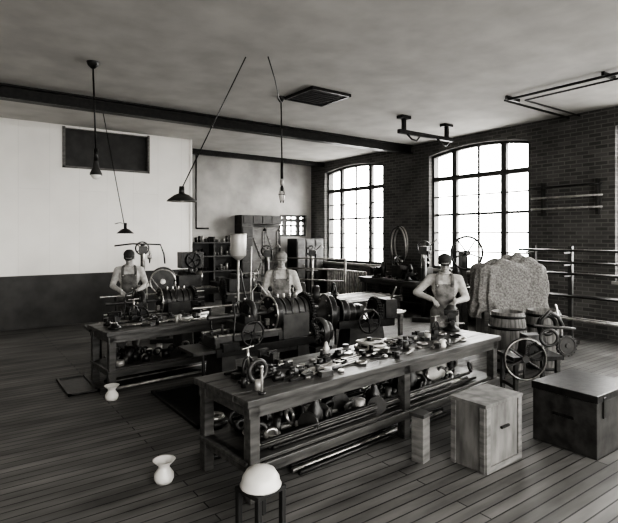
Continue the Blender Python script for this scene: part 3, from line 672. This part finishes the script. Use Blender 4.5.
def hand(name,wr,dr,nrm,thumb,curl,parent):
    wr=Vector(wr);u=Vector(dr).normalized();n_=Vector(nrm); n_=(n_-u*n_.dot(u)).normalized(); s_=u.cross(n_).normalized()
    if s_.dot(Vector(thumb))<0: s_=-s_
    sg=1 if (Matrix.Rotation(.1,3,s_)@u).dot(n_)>0 else -1
    P=[('cap',wr-u*.03,wr+u*.01,.026,.026)]
    for o,L in zip([.03,.010,-.011,-.03],[.072,.08,.074,.058]):
        k=wr+s_*o+u*(.088-abs(o-.008)*.25); P.append(('cap',wr+s_*o*.6+u*.01,k,.016,.0125))
        d=u.copy(); q=k
        for j,fr in enumerate((.45,.32,.23)):
            d=Matrix.Rotation(sg*curl*(.6+.35*j),3,s_)@d
            e=q+d*L*fr; P.append(('cap',q,e,.0095-.001*j,.0088-.001*j)); q=e
    q=wr+s_*.026+u*.02; d=(s_*.75+u*.65+n_*.35).normalized()
    for L,r in((.042,.014),(.032,.011),(.026,.0095)):
        e=q+d*L; P.append(('cap',q,e,r,r*.9)); q=e; d=(d+u*.25+n_*.25-s_*.2).normalized()
    return skinned(name,P,.0042,2,['skin'],lambda c:0,parent)
def man(loc,rz,lean,arms,headrot,hat,over,hs=1.0):
    root=bpy.data.objects.new('workman',None); sc.collection.objects.link(root); root.empty_display_size=.2
    root.location=loc; root.rotation_euler=(0,0,rz)
    L=lambda x,y,z:Vector((x,y-lean*max(0,z-.95),z))
    (le,lw,ln),(re,rw,rn)=arms
    P=[]
    E=lambda c,r:P.append(('ell',L(*c),r)); K=lambda a,b_,r1,r2:P.append(('cap',Vector(a),Vector(b_),r1,r2))
    E((0,0.0,.95),(.17,.125,.13)); E((0,-.01,1.08),(.158,.122,.15)); E((0,0,1.26),(.178,.122,.17)); E((.075,-.03,1.3),(.09,.09,.11)); E((-.075,-.03,1.3),(.09,.09,.11))
    K(L(-.145,.01,1.40),L(.145,.01,1.40),.066,.066); K(L(0,.015,1.38),L(0,.015,1.475),.10,.062); K(L(0,.01,1.45),L(0,-.005,1.55),.056,.054)
    for s in(-1,1):
        K((s*.09,0,.92),(s*.105,-.01,.5),.108,.078); K((s*.105,-.01,.5),(s*.11,.02,.12),.076,.068); K((s*.11,.04,.05),(s*.125,-.05,.05),.045,.046); K((s*.125,-.05,.05),(s*.135,-.15,.038),.046,.034)
    shs=[]
    for s,e,w in((-1,le,lw),(1,re,rw)):
        sh=L(s*.185,.01,1.395); shs.append(sh); K(sh,e,.064,.05); K(e,w,.05,.034); K(Vector(e)+(Vector(w)-Vector(e))*.8,w,.039,.038)
    def fn(c):
        z=c.z
        for sh,e,w in((shs[0],le,lw),(shs[1],re,rw)):
            if segd(c,e,w)<.075 and not (abs(c.x)<.12 and c.y>-.16): return 1
            if segd(c,sh,e)<.078 and abs(c.x)>.165: return 1
        y=c.y+lean*max(0,z-.95)
        if z<.085: return 2
        if z<1.03: return 0
        if z>1.475: return 3
        if y<-.03 and abs(c.x)<.125 and z<1.33: return 0
        if y>0 and z<1.03+.28*max(0,1-abs(c.x)/.13): return 0
        return 1
    skinned('body',P,.0125,5,[over,'shirt','shoe','skin'],fn,root)
    b=Bd('overall_straps')
    for s in(-1,1):
        pts=[L(s*.10,-.118,1.30),L(s*.105,-.125,1.36),L(s*.10,-.075,1.445),L(s*.085,.0,1.475),L(s*.06,.08,1.43),L(s*.02,.125,1.30)]
        for dx in(-.012,0,.012): b.tube([p+Vector((dx,0,0)) for p in pts],.009,over,6)
        b.sph(L(s*.10,-.135,1.31),.012,'steel',8)
    b.tube([L(.07*math.cos(a),.005+.065*math.sin(a),1.485+.012*math.sin(a)) for a in [i*2*pi/16 for i in range(17)]],.013,'shirt',6)
    b.done(parent=root)
    hp=L(0,-.015,1.615)
    T=Matrix.Translation(hp)@Euler(headrot).to_matrix().to_4x4()@Matrix.Scale(hs,4)
    H=[('ell',Vector((0,.012,.03)),(.075,.095,.085)),('ell',Vector((0,-.022,-.02)),(.063,.072,.085)),('ell',Vector((0,-.045,-.082)),(.04,.042,.032)),
       ('cap',Vector((0,-.09,.008)),Vector((0,-.112,-.030)),.009,.0125),('ell',Vector((-.012,-.102,-.034)),(.009,.01,.008)),('ell',Vector((.012,-.102,-.034)),(.009,.01,.008)),
       ('cap',Vector((-.042,-.078,.026)),Vector((-.010,-.09,.024)),.010,.010),('cap',Vector((.042,-.078,.026)),Vector((.010,-.09,.024)),.010,.010),
       ('ell',Vector((-.04,-.068,-.022)),(.02,.02,.018)),('ell',Vector((.04,-.068,-.022)),(.02,.02,.018)),
       ('cap',Vector((-.018,-.09,-.056)),Vector((.018,-.09,-.056)),.008,.008),('cap',Vector((-.015,-.088,-.068)),Vector((.015,-.088,-.068)),.008,.008),
       ('ell',Vector((0,-.082,-.094)),(.02,.014,.016)),
       ('ell',Vector((-.077,.008,-.012)),(.010,.018,.032)),('ell',Vector((.077,.008,-.012)),(.010,.018,.032)),
       ('cap',Vector((0,.012,-.05)),Vector((0,.03,-.12)),.053,.053)]
    def hf(c):
        if c.z>.02 and c.y>-.02 and abs(c.x)<.09: return 1
        if c.y>.03 and c.z>-.06: return 1
        if abs(c.x)<.022 and c.y<-.092 and -.0645<c.z<-.0585: return 2
        return 0
    skinned('head',H,.0042,2,['skin','hair','lip'],hf,root,T)
    b=Bd('face_details')
    for s in(-1,1):
        b.sph((s*.031,-.0765,.004),.0122,'eye',12); b.sph((s*.031,-.0862,.003),.0055,'iris',8)
        b.tube([(s*.016,-.089,.010),(s*.031,-.091,.014),(s*.047,-.080,.010)],.0035,'skin',6)
        b.tube([(s*.014,-.1,.03),(s*.031,-.095,.035),(s*.05,-.078,.03)],.004,'hair',6)
    o=b.done(parent=root); o.matrix_local=T
    b=Bd('cap'); hm=hat
    b.T=Matrix.Translation((0,.008,.045))@Matrix.Rotation(.12,4,'X')
    b.sph((0,0,.012),1,hm,24,(.092,.108,.075)); b.rev((0,0,0),[(.083,-.02),(.088,-.02),(.09,.02),(.084,.02)],hm)
    N=14;vs=[];
    for i in range(N+1):
        a=pi+pi*i/N; 
        for r,z in((.8,.0),(1.35,-.022),(1.35,-.028),(.8,-.008)):
            vs.append((.09*math.cos(a)*(r if r<1 else 1.0),.1*math.sin(a)*r*1.05,z-.008))
    fs=[]
    for i in range(N):
        for k in range(4): fs.append((i*4+k,(i+1)*4+k,(i+1)*4+(k+1)%4,i*4+(k+1)%4))
    b.add(vs,fs,hm,True); b.T=None
    o=b.done(parent=root); o.matrix_local=T
    for nm,e,w,nn,th in(('hand_right',le,lw,ln,(1,0,.2)),('hand_left',re,rw,rn,(-1,0,.2))):
        hand(nm,w,(Vector(w)-Vector(e)).normalized()+Vector((0,-.5,-.2)),nn,th,.55,root)
    return root
V=Vector
man((5.60,4.54,0),-.86,.16,((V((-.385,-.08,1.2)),V((-.17,-.25,1.13)),(0,-.2,-1)),(V((.28,-.08,1.14)),V((.13,-.27,1.11)),(0,-.2,-1))),(.22,0,.05),'cap','denim')
man((4.20,6.56,0),-.57,.06,((V((-.27,.0,1.14)),V((-.18,-.22,1.08)),(0,-.2,-1)),(V((.28,.0,1.14)),V((.2,-.22,1.08)),(0,-.2,-1))),(.05,.0,.08),'capl','denim')
man((2.55,8.88,0),-.28,.14,((V((-.27,-.06,1.13)),V((-.13,-.28,1.06)),(0,-.2,-1)),(V((.28,-.06,1.13)),V((.14,-.28,1.06)),(0,-.2,-1))),(.35,.0,-.1),'cap','denim2')
# ------------------------------------------------------------------ world, camera
w=bpy.data.worlds.new('overcast_sky'); sc.world=w; w.use_nodes=True; t=w.node_tree; n=t.nodes
bg=n['Background']; tc=n.new('ShaderNodeTexCoord'); sp=n.new('ShaderNodeSeparateXYZ'); cr=n.new('ShaderNodeValToRGB')
mr=n.new('ShaderNodeMapRange'); mr.inputs[1].default_value=-1; mr.inputs[2].default_value=1
t.links.new(tc.outputs['Generated'],sp.inputs[0]); t.links.new(sp.outputs['Z'],mr.inputs[0]); t.links.new(mr.outputs[0],cr.inputs[0]); t.links.new(cr.outputs[0],bg.inputs['Color'])
e=cr.color_ramp.elements; e[0].position=.42; e[0].color=(.34,.335,.325,1); e[1].position=.56; e[1].color=(1,.985,.95,1)
bg.inputs['Strength'].default_value=22
cam=bpy.data.cameras.new('camera'); co=bpy.data.objects.new('camera',cam); sc.collection.objects.link(co); sc.camera=co
co.location=(0,0,2.0); co.rotation_euler=(pi/2,0,math.radians(54.2-90))
cam.sensor_width=36; cam.lens=36*500/618; cam.shift_y=-26.5/618; cam.clip_start=.05
sc.view_settings.view_transform='AgX'
try: sc.view_settings.look='AgX - High Contrast'
except Exception: pass
sc.view_settings.exposure=.2
